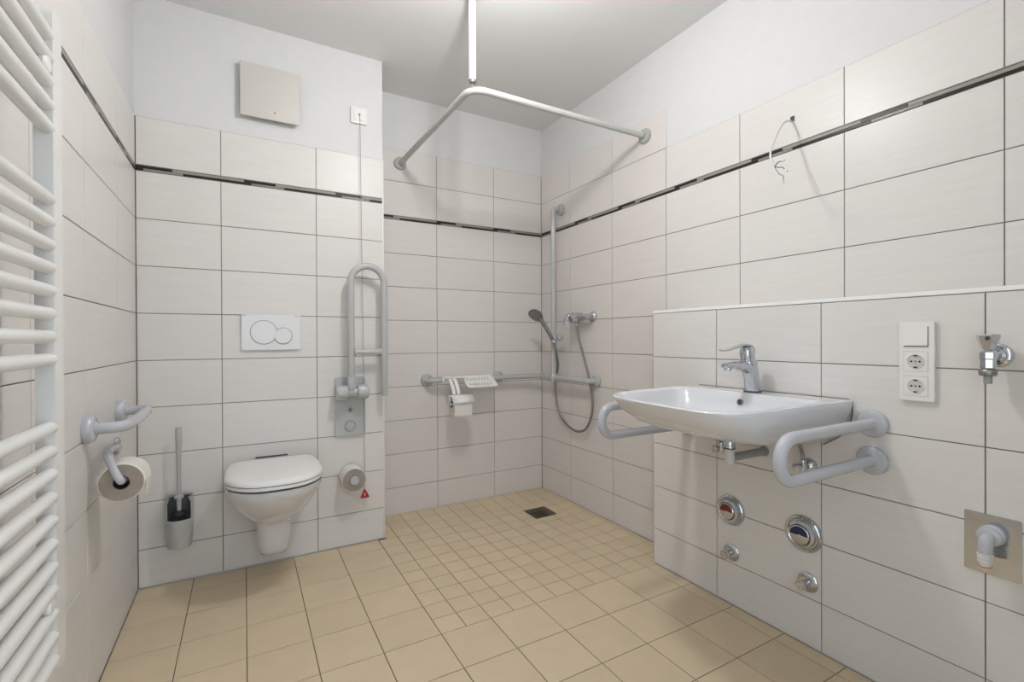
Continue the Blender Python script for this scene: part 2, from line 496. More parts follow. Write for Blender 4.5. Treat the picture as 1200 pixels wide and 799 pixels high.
# ------------------------------------------------------------------ left wall grab rail
gl = thing('grab_rail', 'short grey grab rail with two round flanges on left wall above toilet roll', 'grab rail', (0, -.545, .797))
zg = .797
rosette('flange', gl, (0, -.744, zg), (1, 0, 0), .041, .024, .02, 'greyb')
rosette('flange', gl, (0, -.346, zg), (1, 0, 0), .041, .024, .02, 'greyb')
bm = newbm(); sweep(bm, fillet([(.018, -.744, zg), (.088, -.744, zg), (.094, -.56, zg), (.088, -.346, zg), (.018, -.346, zg)], [.06, .3, .055], 9), .0165, 20)
obj('bar', bm, M['greyb'], gl)

# toilet paper holder on the left wall and its roll
tp = thing('paper_holder', 'grey bent arm paper holder on left wall beneath the short grab rail', 'paper holder', (0, -.40, .685))
rosette('flange', tp, (0, -.385, .680), (1, 0, 0), .030, .012, .012, 'greyb')
bm = newbm()
sweep(bm, smooth_path([(.008, -.40, .682), (.022, -.46, .69), (.030, -.60, .708), (.040, -.69, .709), (.062, -.745, .68), (.080, -.762, .648), (.083, -.745, .640), (.083, -.66, .640)], 6), .0105, 16)
obj('arm', bm, M['greyb'], tp)

def roll(name, label, o, axis, r, L, hole=.02, group=None, endmat='paperend'):
    t = thing(name, label, 'toilet roll', o, group)
    bm = newbm()
    lathe(bm, o, axis, [(hole, .001), (r - .003, .001), (r, .004), (r, L - .004), (r - .003, L - .001), (hole, L - .001)], 48, cap0=False, cap1=False)
    body = obj('paper', bm, M['paper'], t)
    e = M[endmat]
    for h, s in ((0.0006, 0), (L - .0006, 1)):
        bm = newbm(); lathe(bm, Vector(o), axis, [(hole, h), (r - .0035, h)], 48, cap0=False, cap1=False)
        obj('roll_end', bm, e, t)
    bm = newbm(); lathe(bm, o, axis, [(hole, 0), (hole, L), (hole - .0015, L), (hole - .0015, 0), (hole, 0)], 32, cap0=False, cap1=False)
    obj('cardboard_core', bm, M['card'], t)
    return t
r1 = roll('toilet_roll', 'toilet roll hanging on the bent arm of the left wall', (.081, -.745, .634), (0, 1, 0), .056, .10)
bm = newbm()
sweep(bm, [(.081 + .0565, -.745 + .05, .634), (.081 + .0568, -.745 + .05, .61), (.081 + .053, -.745 + .05, .58)], [(.048, .0006)] * 3, 8, ref=(0, 1, 0))
obj('loose_sheet', bm, M['paper'], r1)

# ------------------------------------------------------------------ toilet brush
tb = thing('toilet_brush_holder', 'grey wall mounted toilet brush holder with smoked insert left of toilet', 'brush holder', (.152, -.058, .175))
cx, cy = .152, -.060
bm = newbm(); n = 60; nz = 34
zs = [.178 + (.388 - .178) * i / nz for i in range(nz + 1)]
def hold_r(z): return .0435 + .006 * min(1, (z - .178) / .10)
def opened(a, z):      # a: angle from the front (-Y)
    if z < .292: return False
    lim = math.radians(60)
    if z > .355: lim *= math.sqrt(max(0.0, 1 - ((z - .355) / .036) ** 2)) * .45 + .55
    low = .292 + .012 * math.cos(a * 1.2)
    return abs(a) < lim and z > .3 - .006 * math.cos(a)
grid = []
for i, z in enumerate(zs):
    r = hold_r(z)
    if z > .375: r -= .002
    grid.append([bm.verts.new((cx + r * math.sin(2 * PI * k / n), cy - r * math.cos(2 * PI * k / n), z)) for k in range(n)])
for i in range(nz):
    for k in range(n):
        a = (k + .5) * 2 * PI / n
        if a > PI: a -= 2 * PI
        if opened(a, (zs[i] + zs[i + 1]) / 2): continue
        j = (k + 1) % n
        bm.faces.new((grid[i][k], grid[i][j], grid[i + 1][j], grid[i + 1][k]))
bm.faces.new(grid[0])
bmesh.ops.delete(bm, geom=[v for v in bm.verts if not v.link_faces], context='VERTS')
sh = obj('shell', bm, M['greyp'], tb)
md = sh.modifiers.new('solid', 'SOLIDIFY'); md.thickness = .0028; md.offset = -1
for zz in (.225, .262):
    bm = newbm(); r = hold_r(zz) + .0002
    lathe(bm, (cx, cy, zz), (0, 0, 1), [(r, -.002), (r + .0012, -.0006), (r + .0012, .0006), (r, .002)], 40, cap0=False, cap1=False)
    obj('ring', bm, M['greyp'], sh)
bm = newbm(); lathe(bm, (cx, cy, 0), (0, 0, 1), [(.034, .19), (.0375, .285), (.0365, .287), (.03, .284), (.001, .283)], 36, cap1=False)
arc = [math.radians(100 + 160 * k / 20) for k in range(21)]
loft(bm, [[Vector((cx + r_ * math.sin(a), cy - r_ * math.cos(a), z)) for a in arc] for r_, z in ((.0375, .283), (.0435, .33), (.0435, .380), (.0405, .380), (.0405, .33), (.036, .285))], False, False, closed=False)
obj('insert', bm, M['smoke'], tb)
bm = newbm(); box(bm, .132, .172, -.018, -.0005, .25, .37, .004); obj('wall_plate', bm, M['greyp'], tb)
br = thing('toilet_brush', 'toilet brush with slim grey handle standing in the wall holder', 'toilet brush', (.150, -.062, .30))
bm = newbm(); lathe(bm, (.150, -.062, 0), (0, 0, 1), [(.007, .31), (.009, .38), (.0078, .46), (.0092, .56), (.0115, .63), (.0118, .668), (.0100, .677)], 20)
obj('handle', bm, M['greyp'], br)
bm = newbm(); lathe(bm, (.150, -.062, 0), (0, 0, 1), [(.016, .379), (.0175, .383), (.017, .389), (.009, .393)], 20); obj('collar', bm, M['greyp'], br)
bm = newbm(); lathe(bm, (.150, -.062, 0), (0, 0, 1), [(.012, .298), (.026, .305), (.028, .316), (.02, .325), (.006, .328)], 24); obj('brush_head', bm, M['dark'], br)

# ------------------------------------------------------------------ wall hung toilet
tx = .505
wc = thing('toilet', 'white wall hung toilet with closed lid under the flush plate', 'toilet', (tx, 0, .30))
def tring(z, hw, dep, rb, rf, bow=0.0, y0=0.0):
    return [Vector((tx + v * (1 - (.13 if z > .4 else 0) * max(0, 1 - u / .20) ** 1.6), -u, z)) for u, v in rr(y0, dep, -hw, hw, rb, rf, bow)]
bm = newbm()
R = [tring(.468, .172, .445, .03, .140, .024, .003), tring(.463, .178, .453, .03, .145, .024, .003), tring(.445, .179, .451, .03, .148, .024, .003), tring(.42, .172, .430, .03, .15, .026, .003),
     tring(.39, .162, .402, .03, .142, .022, .003), tring(.36, .150, .370, .03, .130, .018, .003), tring(.33, .134, .335, .03, .112, .014, .003), tring(.305, .114, .300, .03, .092, .012, .003),
     tring(.285, .090, .262, .03, .068, .01, .003), tring(.270, .074, .238, .03, .05, .01, .003), tring(.250, .067, .222, .025, .045, .01, .003),
     tring(.21, .0655, .205, .02, .042, .008, .003), tring(.16, .064, .194, .02, .042, .006, .003), tring(.122, .060, .182, .02, .04, .005, .003), tring(.102, .052, .168, .015, .036, .004, .003), tring(.091, .038, .142, .012, .03, .003, .003), tring(.087, .015, .10, .01, .012, 0, .003)]
loft(bm, R); obj('bowl', bm, M['ceramic'], wc)
def slabring(name, zs_, mt, y0=.055):
    bm = newbm()
    loft(bm, [tring(z, .182 + d, .460 + d, .05, .140 + d, .022, y0 - d) for z, d in zs_])
    return obj(name, bm, mt, wc)
slabring('seat_gap', [(.466, -.003), (.4735, -.003)], M['gap'])
slabring('seat', [(.4725, -.002), (.4735, 0), (.4850, 0), (.486, -.002)], M['seat'])
slabring('lid_gap', [(.483, -.0035), (.4895, -.0035)], M['gap'])
slabring('lid', [(.4885, -.002), (.4895, .001), (.497, .0005), (.503, -.004), (.507, -.013), (.510, -.035), (.5115, -.07), (.512, -.11)], M['seat'])
for s in (-1, 1):
    bm = newbm(); sweep(bm, [(tx + s * .075 - .022, -.038, .482), (tx + s * .075 + .022, -.038, .482)], .011, 16); obj('hinge', bm, M['seat'], wc)
bm = newbm(); box(bm, tx - .068, tx + .068, -.004, -.0005, .497, .5035, .001, 1); obj('sound_pad', bm, M['gap'], wc)
for s in (-1, 1):
    bm = newbm(); lathe(bm, (tx + s * .1735, -.17, .425), (s, 0, 0), [(.008, -.006), (.008, .0035), (.006, .005)], 16); obj('screw_cap', bm, M['ceramic'], wc)

# flush plate
fp = thing('flush_plate', 'white rectangular flush plate with two overlapping round buttons above toilet', 'flush plate', (.507, 0, 1.085))
bm = newbm(); prism(bm, rr(.384, .630, 1.003, 1.167, .003, .003, ka=2, ke=1), lambda u, v, h: (u, h, v), -.001, -.013, .0015); obj('plate', bm, M['plate'], fp)
def disc_btn(x, z, r, y):
    bm = newbm(); lathe(bm, (x, y, z), (0, -1, 0), [(r + .0022, -.0002), (r + .0022, .0004), (r, .0004)], 56, cap1=False); obj('button_gap', bm, M['sealm'], fp)
    bm = newbm(); lathe(bm, (x, y, z), (0, -1, 0), [(r, 0), (r, .0016), (r - .0012, .0024), (r - .004, .0026)], 56); return obj('button', bm, M['plate'], fp)
disc_btn(.474, 1.084, .0545, -.013); disc_btn(.556, 1.0675, .0375, -.0148)
for a, b_ in ((.388, .402), (.606, .622)):
    bm = newbm(); box(bm, a, b_, -.0134, -.0128, 1.1605, 1.1625); obj('print_mark', bm, M['sealm'], fp, smooth=False)

# ------------------------------------------------------------------ ventilation cover, pull switch
vc = thing('ventilation_cover', 'square beige ventilation cover standing off the wall above the toilet', 'ventilation cover', (.507, 0, 2.195))
bm = newbm(); box(bm, .384, .630, -.034, -.026, 2.072, 2.317, .002, 2); obj('front_panel', bm, M['vent'], vc)
bm = newbm(); box(bm, .400, .614, -.027, PL, 2.088, 2.300, .003, 1); obj('housing', bm, M['sealm'], vc)
bm = newbm(); lathe(bm, (.5245, -.0338, 2.1065), (0, -1, 0), [(.0032, 0), (.0032, .0006)], 16); obj('sensor_dot', bm, M['dark'], vc)
bm = newbm(); box(bm, .496, .513, -.0345, -.0338, 2.1075, 2.1095); obj('print_mark', bm, M['tedge'], vc, smooth=False)

ps = thing('pull_switch', 'white square pull cord switch high on wall right of ventilation cover', 'switch', (.912, 0, 2.195))
bm = newbm(); box(bm, .8715, .9525, -.009, PL, 2.1545, 2.2355, .003, 2); obj('frame', bm, M['white'], ps)
bm = newbm(); box(bm, .885, .939, -.0125, -.008, 2.168, 2.222, .0015, 2); obj('cover', bm, M['white'], ps)
bm = newbm(); lathe(bm, (.914, -.0125, 2.198), (0, -1, 0), [(.005, 0), (.005, .003), (.003, .006)], 16); obj('cord_outlet', bm, M['hose'], ps)
bm = newbm(); sweep(bm, [(.914, -.018, 2.197), (.9145, -.021, 2.18), (.918, -.023, 1.7), (.923, -.024, 1.1), (.9265, -.026, .6), (.9275, -.027, .287)], .0014, 8); obj('cord', bm, M['cord'], ps)
bm = newbm()
tri = [(.9275, .2885), (.9035, .240), (.9515, .240)]
tc_ = Vector((.9275, .256))
def rtri(scale, k=4):
    pts = []
    for i in range(3):
        p = Vector(tri[i]); a = Vector(tri[i - 1]); b = Vector(tri[(i + 1) % 3])
        p0 = p + (a - p).normalized() * .009; p1 = p + (b - p).normalized() * .009
        for q in range(k + 1):
            t = q / k; pts.append(p0 * (1 - t) ** 2 + p * 2 * t * (1 - t) + p1 * t * t)
    return [tc_ + (p - tc_) * scale for p in pts]
def trif(p, y): return Vector((p.x, y, p.y))
loft(bm, [[trif(p, -.022) for p in rtri(.9)], [trif(p, -.023) for p in rtri(1)], [trif(p, -.031) for p in rtri(1)], [trif(p, -.032) for p in rtri(.9)]])
ph = obj('pull_handle', bm, M['red'], ps, label='red triangular pull handle')
bm = newbm(); box(bm, .9255, .9295, -.0325, -.0315, .252, .266, .0003, 1); obj('bell_mark', bm, M['white'], ph)

# ------------------------------------------------------------------ fold-up support rail
fr = thing('folding_grab_rail', 'tall grey folding support rail turned up against the wall beside toilet', 'grab rail', (.86, 0, .70))
bm = newbm(); prism(bm, rr(.7885, .9345, .563, .858, .012, .012, ka=5, ke=2), lambda u, v, h: (u, h, v), -.0005, -.015, .003); pl = obj('wall_plate', bm, M['grey'], fr)
bm = newbm(); lathe(bm, (.860, -.015, .612), (0, -1, 0), [(.0255, -.001), (.0255, .002), (.023, .0045), (.0195, .0035), (.0185, .001), (.0175, .0035), (.001, .005)], 36); obj('round_cap', bm, M['grey'], pl)
bm = newbm(); lathe(bm, (.860, -.0155, .612), (0, -1, 0), [(.0275, -.001), (.0275, 0), (.0256, .0004)], 36, cap1=False); obj('cap_groove', bm, M['gap'], pl)
bm = newbm()
def bar2(p0, p1, w):
    p0, p1 = Vector(p0), Vector(p1); d = (p1 - p0).normalized(); nrm = Vector((-d.y, d.x)) * w / 2
    q = [p0 + nrm, p1 + nrm, p1 - nrm, p0 - nrm]
    loft(bm, [[Vector((p.x, -.0148, p.y)) for p in q], [Vector((p.x, -.0158, p.y)) for p in q]])
bar2((.8605, .706), (.852, .691), .003); bar2((.8605, .706), (.869, .691), .003); bar2((.852, .6905), (.869, .6905), .003); bar2((.857, .697), (.864, .697), .0025)
bar2((.851, .685), (.871, .6855), .0028)
obj('triangle_mark', bm, M['gap'], pl, smooth=False)
zh = .788
bm = newbm(); box(bm, .800, .925, -.05, -.012, zh - .02, zh + .03, .008, 3); obj('hinge_block', bm, M['grey'], fr)
for x0, x1 in ((.783, .840), (.883, .939)):
    bm = newbm(); lathe(bm, (x0, -.068, zh), (1, 0, 0), [(.027, 0), (.033, .003), (.036, .010), (.036, x1 - x0 - .010), (.033, x1 - x0 - .003), (.027, x1 - x0)], 32); obj('hinge_barrel', bm, M['grey'], fr)
bm = newbm(); sweep(bm, [(.836, -.068, zh), (.886, -.068, zh)], .021, 24); obj('hinge_axle', bm, M['grey'], fr)
bm = newbm()
xl, xr, yt = .8545, 1.0165, -.080
sweep(bm, [(xl, yt + .006, zh + .005)] + [(xl, yt, zh + .05)] + [((xl + xr) / 2 - math.cos(PI * k / 20) * (xr - xl) / 2, yt, 1.335 + math.sin(PI * k / 20) * (xr - xl) / 2) for k in range(21)] + [(xr, yt, .772), (xr, yt, .762)],
      [.0165] * 24 + [.0135], 20, ref=(0, 1, 0))
bm2 = bm; obj('tube', bm2, M['grey'], fr)
bm = newbm(); lathe(bm, (xl, yt, zh + .02), (0, 0, 1), [(.0178, 0), (.0178, .055), (.0168, .057)], 24); obj('sleeve', bm, M['grey'], fr)
bm = newbm(); sweep(bm, [(xl + .014, yt, .986), (xl + .024, yt, .986), (xl + .028, yt, .986), (xr - .028, yt, .986), (xr - .024, yt, .986), (xr - .014, yt, .986)], [.0175, .018, .0142, .0142, .018, .0175], 20, ref=(0, 1, 0)); obj('cross_bar', bm, M['grey'], fr)

# spare roll holder on the toilet wall
sp = thing('spare_roll_peg', 'grey peg with round end knob carrying the spare roll right of toilet', 'paper holder', (.861, 0, .359))
bm = newbm(); lathe(bm, (.861, 0, .359), (0, -1, 0), [(.03, 0), (.03, .003), (.012, .005), (.012, .108), (.0215, .109), (.0215, .119), (.019, .122)], 32); obj('peg', bm, M['greyb'], sp)
roll('toilet_roll', 'spare toilet roll pushed on the peg right of the toilet', (.861, -.104, .359), (0, 1, 0), .0585, .095)

# ------------------------------------------------------------------ shower grab rail (L shape plus upright)
ZR = .797; XR = 2.152; YR = .228
sg = thing('shower_grab_rail', 'long grey L shaped shower grab rail round the corner with upright pole', 'grab rail', (W, D, ZR))
rosette('flange', sg, (1.372, D, ZR), (0, -1, 0), .037, .022)
rosette('flange', sg, (1.868, D, ZR), (0, -1, 0), .037, .022)
rosette('flange', sg, (W, -.303, ZR), (-1, 0, 0), .037, .022)
rosette('flange', sg, (W, .052, 1.895), (-1, 0, 0), .037, .022)
bm = newbm(); lathe(bm, (1.372, D - .02, ZR), (0, -1, 0), [(.026, 0), (.02, .02), (.017, .04)], 24); obj('flange_neck', bm, M['grey'], sg)
bm = newbm(); lathe(bm, (1.868, D - .02, ZR), (0, -1, 0), [(.027, 0), (.018, .022), (.016, .052)], 24); obj('flange_neck', bm, M['grey'], sg)
bm = newbm(); sweep(bm, fillet([(1.372, D - .018, ZR), (1.372, YR, ZR), (XR, YR, ZR), (XR, -.303, ZR), (W - .02, -.303, ZR)], [.045, .05, .045], 8), .0165, 20); obj('horizontal_bar', bm, M['grey'], sg)
bm = newbm(); sweep(bm, fillet([(XR, .052, ZR), (XR, .052, 1.895), (W - .02, .052, 1.895)], .05, 8), .0165, 20); obj('upright_bar', bm, M['grey'], sg)
bm = newbm(); lathe(bm, (XR, .052, ZR - .002), (0, 0, 1), [(.021, -.018), (.023, -.012), (.023, .02), (.018, .026)], 24); obj('junction_sleeve', bm, M['greyb'], sg)

# soap tray hung on the rail
st = thing('soap_tray', 'white slotted soap tray hooked on the rail of the shower back wall', 'soap tray', (1.70, .17, .815))
bm = newbm()
x0, x1, ya, yb, za, zb = 1.578, 1.780, .222, .125, .8175, .755
NX, NY = 17, 6
def tp_(x, s):
    return Vector((x, ya + (yb - ya) * s, za + (zb - za) * s - .004 * math.sin(PI * s)))
slots = []
xs_ = []; 
xx = x0; xs_.append(xx); xx += .02; xs_.append(xx)
for k in range(8):
    xx += .008; xs_.append(xx); xx += .012; xs_.append(xx)
xs_.append(x1)
ss = [0, .18, .38, .62, .82, 1.0]
g = [[bm.verts.new(tp_(x, s)) for s in ss] for x in xs_]
for i in range(len(xs_) - 1):
    slot = (1 <= i < len(xs_) - 2) and i % 2 == 1
    for j in range(len(ss) - 1):
        if slot and j in (1, 3): continue
        bm.faces.new((g[i][j], g[i + 1][j], g[i + 1][j + 1], g[i][j + 1]))
bmesh.ops.delete(bm, geom=[v for v in bm.verts if not v.link_faces], context='VERTS')
o_ = obj('tray', bm, M['white'], st, smooth=False)
md = o_.modifiers.new('solid', 'SOLIDIFY'); md.thickness = .004; md.offset = 0
bm = newbm(); sweep(bm, fillet([tp_(x0, .15), tp_(x0, 1), tp_(x1, 1), tp_(x1, .15)], .02, 5), (.0045), 10); obj('tray_rim', bm, M['white'], st)
bm = newbm(); sweep(bm, [(1.60, .228, ZR), (1.78, .228, ZR)], .0205, 24); obj('rail_clamp', bm, M['white'], st)

# paper holder hung on the rail with its roll
rh = thing('rail_paper_holder', 'white paper holder clipped to the rail beside the soap tray', 'paper holder', (1.50, .17, .80))
bm = newbm(); sweep(bm, [(1.445, .228, ZR), (1.585, .228, ZR)], .0205, 24); obj('rail_clamp', bm, M['white'], rh)
bm = newbm(); prism(bm, rr(1.452, 1.582, .180, .228, .004, .004, ka=2, ke=1), lambda u, v, h: (u, v, h - (.228 - v) * .12), .8145, .8185, .001); obj('clip_plate', bm, M['white'], rh)
for xx in (1.482, 1.512):
    bm = newbm(); sweep(bm, smooth_path([(xx, .215, .815), (xx, .185, .806), (xx + .004, .155, .765), (xx + .008, .135, .718)], 5), [(.011, .0025)] * 16, 10, ref=(1, 0, 0)); obj('strut', bm, M['white'], rh)
bm = newbm()
pc = Vector((0, .115, .662)); rcv = .053
ring = []
for x in (1.452, 1.588):
    ring.append([Vector((x, pc.y + math.cos(a) * rcv, pc.z + math.sin(a) * rcv)) for a in [math.radians(20 + 150 * k / 20) for k in range(21)]])
loft(bm, ring, False, False, closed=False)
o_ = obj('cover', bm, M['white'], rh); md = o_.modifiers.new('solid', 'SOLIDIFY'); md.thickness = .003; md.offset = 1
bm = newbm(); sweep(bm, [(1.449, pc.y, pc.z), (1.59, pc.y, pc.z)], .008, 14); obj('spindle', bm, M['white'], rh)
bm = newbm(); box(bm, 1.449, 1.453, pc.y - .012, pc.y + .03, pc.z - .006, pc.z + .053, .001, 1); obj('side_arm', bm, M['white'], rh)
r3 = roll('toilet_roll', 'toilet roll with hanging sheet under the white cover on the shower rail', (1.462, pc.y, pc.z), (1, 0, 0), .045, .115, endmat='paper')
bm = newbm(); sweep(bm, [(1.5195, pc.y - .0455, pc.z), (1.519, pc.y - .046, pc.z - .03), (1.518, pc.y - .043, pc.z - .065)], [(.056, .0006)] * 3, 8, ref=(1, 0, 0)); obj('loose_sheet', bm, M['paper'], r3)

# ------------------------------------------------------------------ shower mixer, hose, hand shower
ZM = 1.180
mx = thing('shower_mixer', 'chrome lever shower mixer on the right shower wall', 'mixer tap', (W, -.195, ZM))
for y in (-.272, -.118):
    bm = newbm(); lathe(bm, (W, y, ZM), (-1, 0, 0), [(.032, 0), (.033, .003), (.031, .012), (.024, .02), (.013, .024), (.013, .05)], 32); obj('escutcheon', bm, M['chrome'], mx)
bm = newbm(); sweep(bm, [(W - .058, -.293, ZM), (W - .058, -.255, ZM), (W - .058, -.25, ZM), (W - .058, -.23, ZM), (W - .058, -.225, ZM), (W - .058, -.17, ZM), (W - .058, -.165, ZM), (W - .058, -.10, ZM)], [.015, .017, .017, .02, .024, .024, .019, .017], 24); obj('body', bm, M['chrome'], mx)
bm = newbm(); lathe(bm, (W - .055, -.195, ZM), (-1, 0, -.15), [(.024, 0), (.026, .022), (.029, .025), (.029, .062), (.025, .070), (.01, .074)], 28); hd = obj('cartridge_head', bm, M['chrome'], mx)
bm = newbm(); sweep(bm, smooth_path([(W - .10, -.195, ZM + .018), (W - .128, -.193, ZM + .010), (W - .145, -.19, ZM - .012), (W - .150, -.19, ZM - .048)], 5), [(.02, .009)] * 8 + [(.016, .006)] * 8, 14, ref=(0, 1, 0)); obj('lever', bm, M['chrome'], mx)
bm = newbm(); lathe(bm, (W - .058, -.185, ZM - .018), (0, 0, -1), [(.01, 0), (.01, .018), (.0085, .02), (.0085, .034)], 18); obj('outlet', bm, M['chrome'], mx)

hs = thing('hand_shower', 'grey hand shower resting in the slider of the upright shower rail', 'hand shower', (2.10, -.01, 1.05))
hc = Vector((2.020, .058, 1.201)); hb = Vector((2.098, -.020, 1.040))
vcam = (CAM - hc).normalized(); left = -r2
nrm = (vcam * .52 + Vector((0, 0, -1)) * .72 + left * .42).normalized()
bm = newbm(); lathe(bm, hc, nrm, [(.02, -.022), (.038, -.016), (.047, -.006), (.050, .002), (.050, .008), (.047, .011), (.001, .0115)], 40); obj('spray_head', bm, M['satin'], hs)
bm = newbm(); lathe(bm, hc + nrm * .0114, nrm, [(.042, 0), (.040, .0012), (.001, .0014)], 36); obj('spray_face', bm, M['hose'], hs)
hk = hc - nrm * .012 + (hb - hc).normalized() * .02
bm = newbm(); sweep(bm, smooth_path([hk, hk + (hb - hk) * .18 + Vector((0, 0, .006)), hk + (hb - hk) * .55 + Vector((0, 0, .006)), hb], 5), [.016] * 3 + [.0125] * 5 + [.0115] * 5 + [.0125] * 3, 16); obj('handle', bm, M['satin'], hs)
bm = newbm(); lathe(bm, hb, (hb - hk), [(.012, 0), (.012, .012), (.009, .022)], 16); obj('hose_nut', bm, M['chrome'], hs)

sl = thing('shower_slider', 'small pale clamp holding the hand shower on the upright rail', 'shower holder', (XR, .052, 1.055))
bm = newbm(); lathe(bm, (XR, .052, 1.040), (0, 0, 1), [(.0195, 0), (.0215, .003), (.0215, .032), (.0195, .035)], 24); obj('clamp', bm, M['greyb'], sl)
bm = newbm(); sweep(bm, [(XR, .040, 1.056), (2.115, -.005, 1.058)], .012, 14); obj('arm', bm, M['greyb'], sl)
bm = newbm(); lathe(bm, (2.108, -.013, 1.045), (hk - hb).normalized(), [(.016, -.008), (.0175, 0), (.018, .02), (.0165, .024)], 20); obj('cup', bm, M['greyb'], sl)
bm = newbm(); sweep(bm, [(XR, .035, 1.057), (XR - .004, -.02, 1.057)], .008, 12); obj('knob_stem', bm, M['greyb'], sl)
bm = newbm(); lathe(bm, (XR - .004, -.018, 1.057), (-.1, -1, 0), [(.014, 0), (.020, .003), (.020, .020), (.015, .024)], 20); obj('knob', bm, M['greyb'], sl)

hp = smooth_path([hb + (hb - hk).normalized() * .015, (2.12, -.018, .98), (2.17, .03, .88), (2.192, .085, .80), (2.192, .093, .74), (2.19, .075, .63), (2.19, .035, .555), (2.19, -.027, .505), (2.19, -.10, .478), (2.19, -.17, .477), (2.19, -.235, .505), (2.19, -.28, .575), (2.19, -.296, .66), (2.19, -.275, .78), (2.185, -.225, .93), (2.17, -.193, 1.05), (W - .058, -.185, ZM - .048)], 7)
bm = newbm(); rads = [.0078 if i % 2 else .0070 for i in range(len(hp))]; sweep(bm, hp, rads, 12)
tag(obj('shower_hose', bm, M['hose'], None, loc=(2.19, -.1, .47)), 'flexible metal shower hose looping from mixer to hand shower', 'hose')

# ------------------------------------------------------------------ curtain rail and its ceiling pole
ZC = 2.100
cr = thing('curtain_rail', 'L shaped white shower curtain rail fixed to two walls', 'curtain rail', (1.227, -.695, ZC))
for o, a in (((1.213, D, ZC), (0, -1, 0)), ((W, -.700, ZC), (-1, 0, 0))):
    bm = newbm(); lathe(bm, o, a, [(.038, 0), (.0385, .004), (.037, .014), (.033, .018), (.017, .019), (.017, .03)], 36); obj('flange', bm, M['alug'], cr)
bm = newbm(); sweep(bm, fillet([(1.213, D - .01, ZC), (1.229, -.697, ZC), (W - .01, -.700, ZC)], .07, 10), .0148, 20); obj('tube', bm, M['alu'], cr)
cp = thing('ceiling_pole', 'vertical white pole carrying the corner of the curtain rail from the ceiling', 'pole', (1.235, -.690, HC))
px_, py_ = 1.2385, -.685
bm = newbm(); lathe(bm, (px_, py_, HC), (0, 0, -1), [(.038, 0), (.038, .004), (.034, .014), (.016, .018), (.016, .03)], 32); obj('ceiling_flange', bm, M['alu'], cp)
bm = newbm(); sweep(bm, [(px_, py_, 2.138), (px_, py_, HC - .01)], .0148, 24); obj('tube', bm, M['trim'], cp)
bm = newbm(); lathe(bm, (px_, py_, 2.126), (0, 0, 1), [(.010, 0), (.0162, .002), (.0165, .013), (.015, .014)], 24); obj('end_cap', bm, M['hose'], cp)
bm = newbm(); sweep(bm, [(px_, py_, 2.108), (px_, py_, 2.13)], .003, 10); obj('hanger_pin', bm, M['chrome'], cp)

# ------------------------------------------------------------------ washbasin
YB = -1.445; ZB = .8535
wb = thing('washbasin', 'wide white wall hung washbasin with rounded front corners', 'washbasin', (F, YB, ZB))
def bring(z, hw, xf, rf, bow, xb=F - .001, rb=.006):
    w = min(1.0, (.853 - z) / .155) if xb > F - .003 else 0.0
    out = []
    for u, v in rr(F - xb, F - xf, -hw, hw, rb, rf, bow):
        out.append(Vector((F - u + .022 * v / .29 * u / .56, YB + v - .05 * max(0, (u - .2) / .36) ** 1.5 * max(0, v / .29), z + .075 * u * w)))
    return out
bm = newbm()
O = [bring(.6975, .10, 1.86, .06, 0), bring(.698, .165, 1.76, .09, 0), bring(.704, .205, 1.69, .10, .004), bring(.716, .230, 1.635, .105, .006), bring(.735, .252, 1.585, .11, .008), bring(.757, .268, 1.550, .11, .01),
     bring(.782, .280, 1.522, .108, .014), bring(.81, .288, 1.502, .105, .018), bring(.835, .293, 1.488, .102, .02), bring(.848, .295, 1.482, .10, .022), bring(.8525, .2935, 1.484, .099, .022), bring(ZB, .290, 1.488, .096, .022)]
I = [bring(ZB + .0002, .2875, 1.4905, .094, .022, F - .004, .006), bring(ZB + .0002, .2845, 1.497, .090, .021, F - .110, .047), bring(ZB, .282, 1.500, .088, .02, F - .115, .05), bring(.8515, .276, 1.506, .085, .02, F - .122, .05), bring(.842, .270, 1.512, .085, .02, F - .128, .055), bring(.82, .262, 1.522, .085, .018, F - .136, .06), bring(.79, .248, 1.54, .085, .016, F - .15, .065),
     bring(.765, .225, 1.570, .085, .012, F - .17, .07), bring(.750, .19, 1.61, .08, .008, F - .19, .07), bring(.742, .14, 1.66, .07, .004, F - .20, .06), bring(.7385, .06, 1.735, .035, 0, F - .20, .035)]
loft(bm, O + I); obj('basin', bm, M['ceramic'], wb, ang=1.2)
bm = newbm(); lathe(bm, (1.80, YB, .7385), (0, 0, 1), [(.03, 0), (.031, .001), (.024, .003), (.022, .006), (.001, .008)], 28); obj('drain_plug', bm, M['chrome'], wb)
bm = newbm(); lathe(bm, (F - .1385, YB, .822), (-1, 0, .18), [(.0125, -.004), (.0125, .004), (.0105, .0045), (.0095, .003)], 24, cap1=False); ov = obj('overflow_ring', bm, M['chrome'], wb)
bm = newbm(); lathe(bm, (F - .1385, YB, .822), (-1, 0, .18), [(.0098, -.002), (.0098, .0025)], 24); obj('overflow_hole', bm, M['gap'], ov)
bm = newbm()
sp_ = [(F - .0012, YB + .290, .8515)] + [(F - .0012, YB - .290, .8515)]
sweep(bm, fillet([(F - .0015, YB + .283, .8535), (F - .0015, YB - .2915, .8535), (F - .0015, YB - .290, .79), (F - .0015, YB - .262, .735), (F - .0015, YB - .205, .6965)], [.012, .1, .1], 6), .0019, 10)
obj('silicone_joint', bm, M['sealm'], wb)

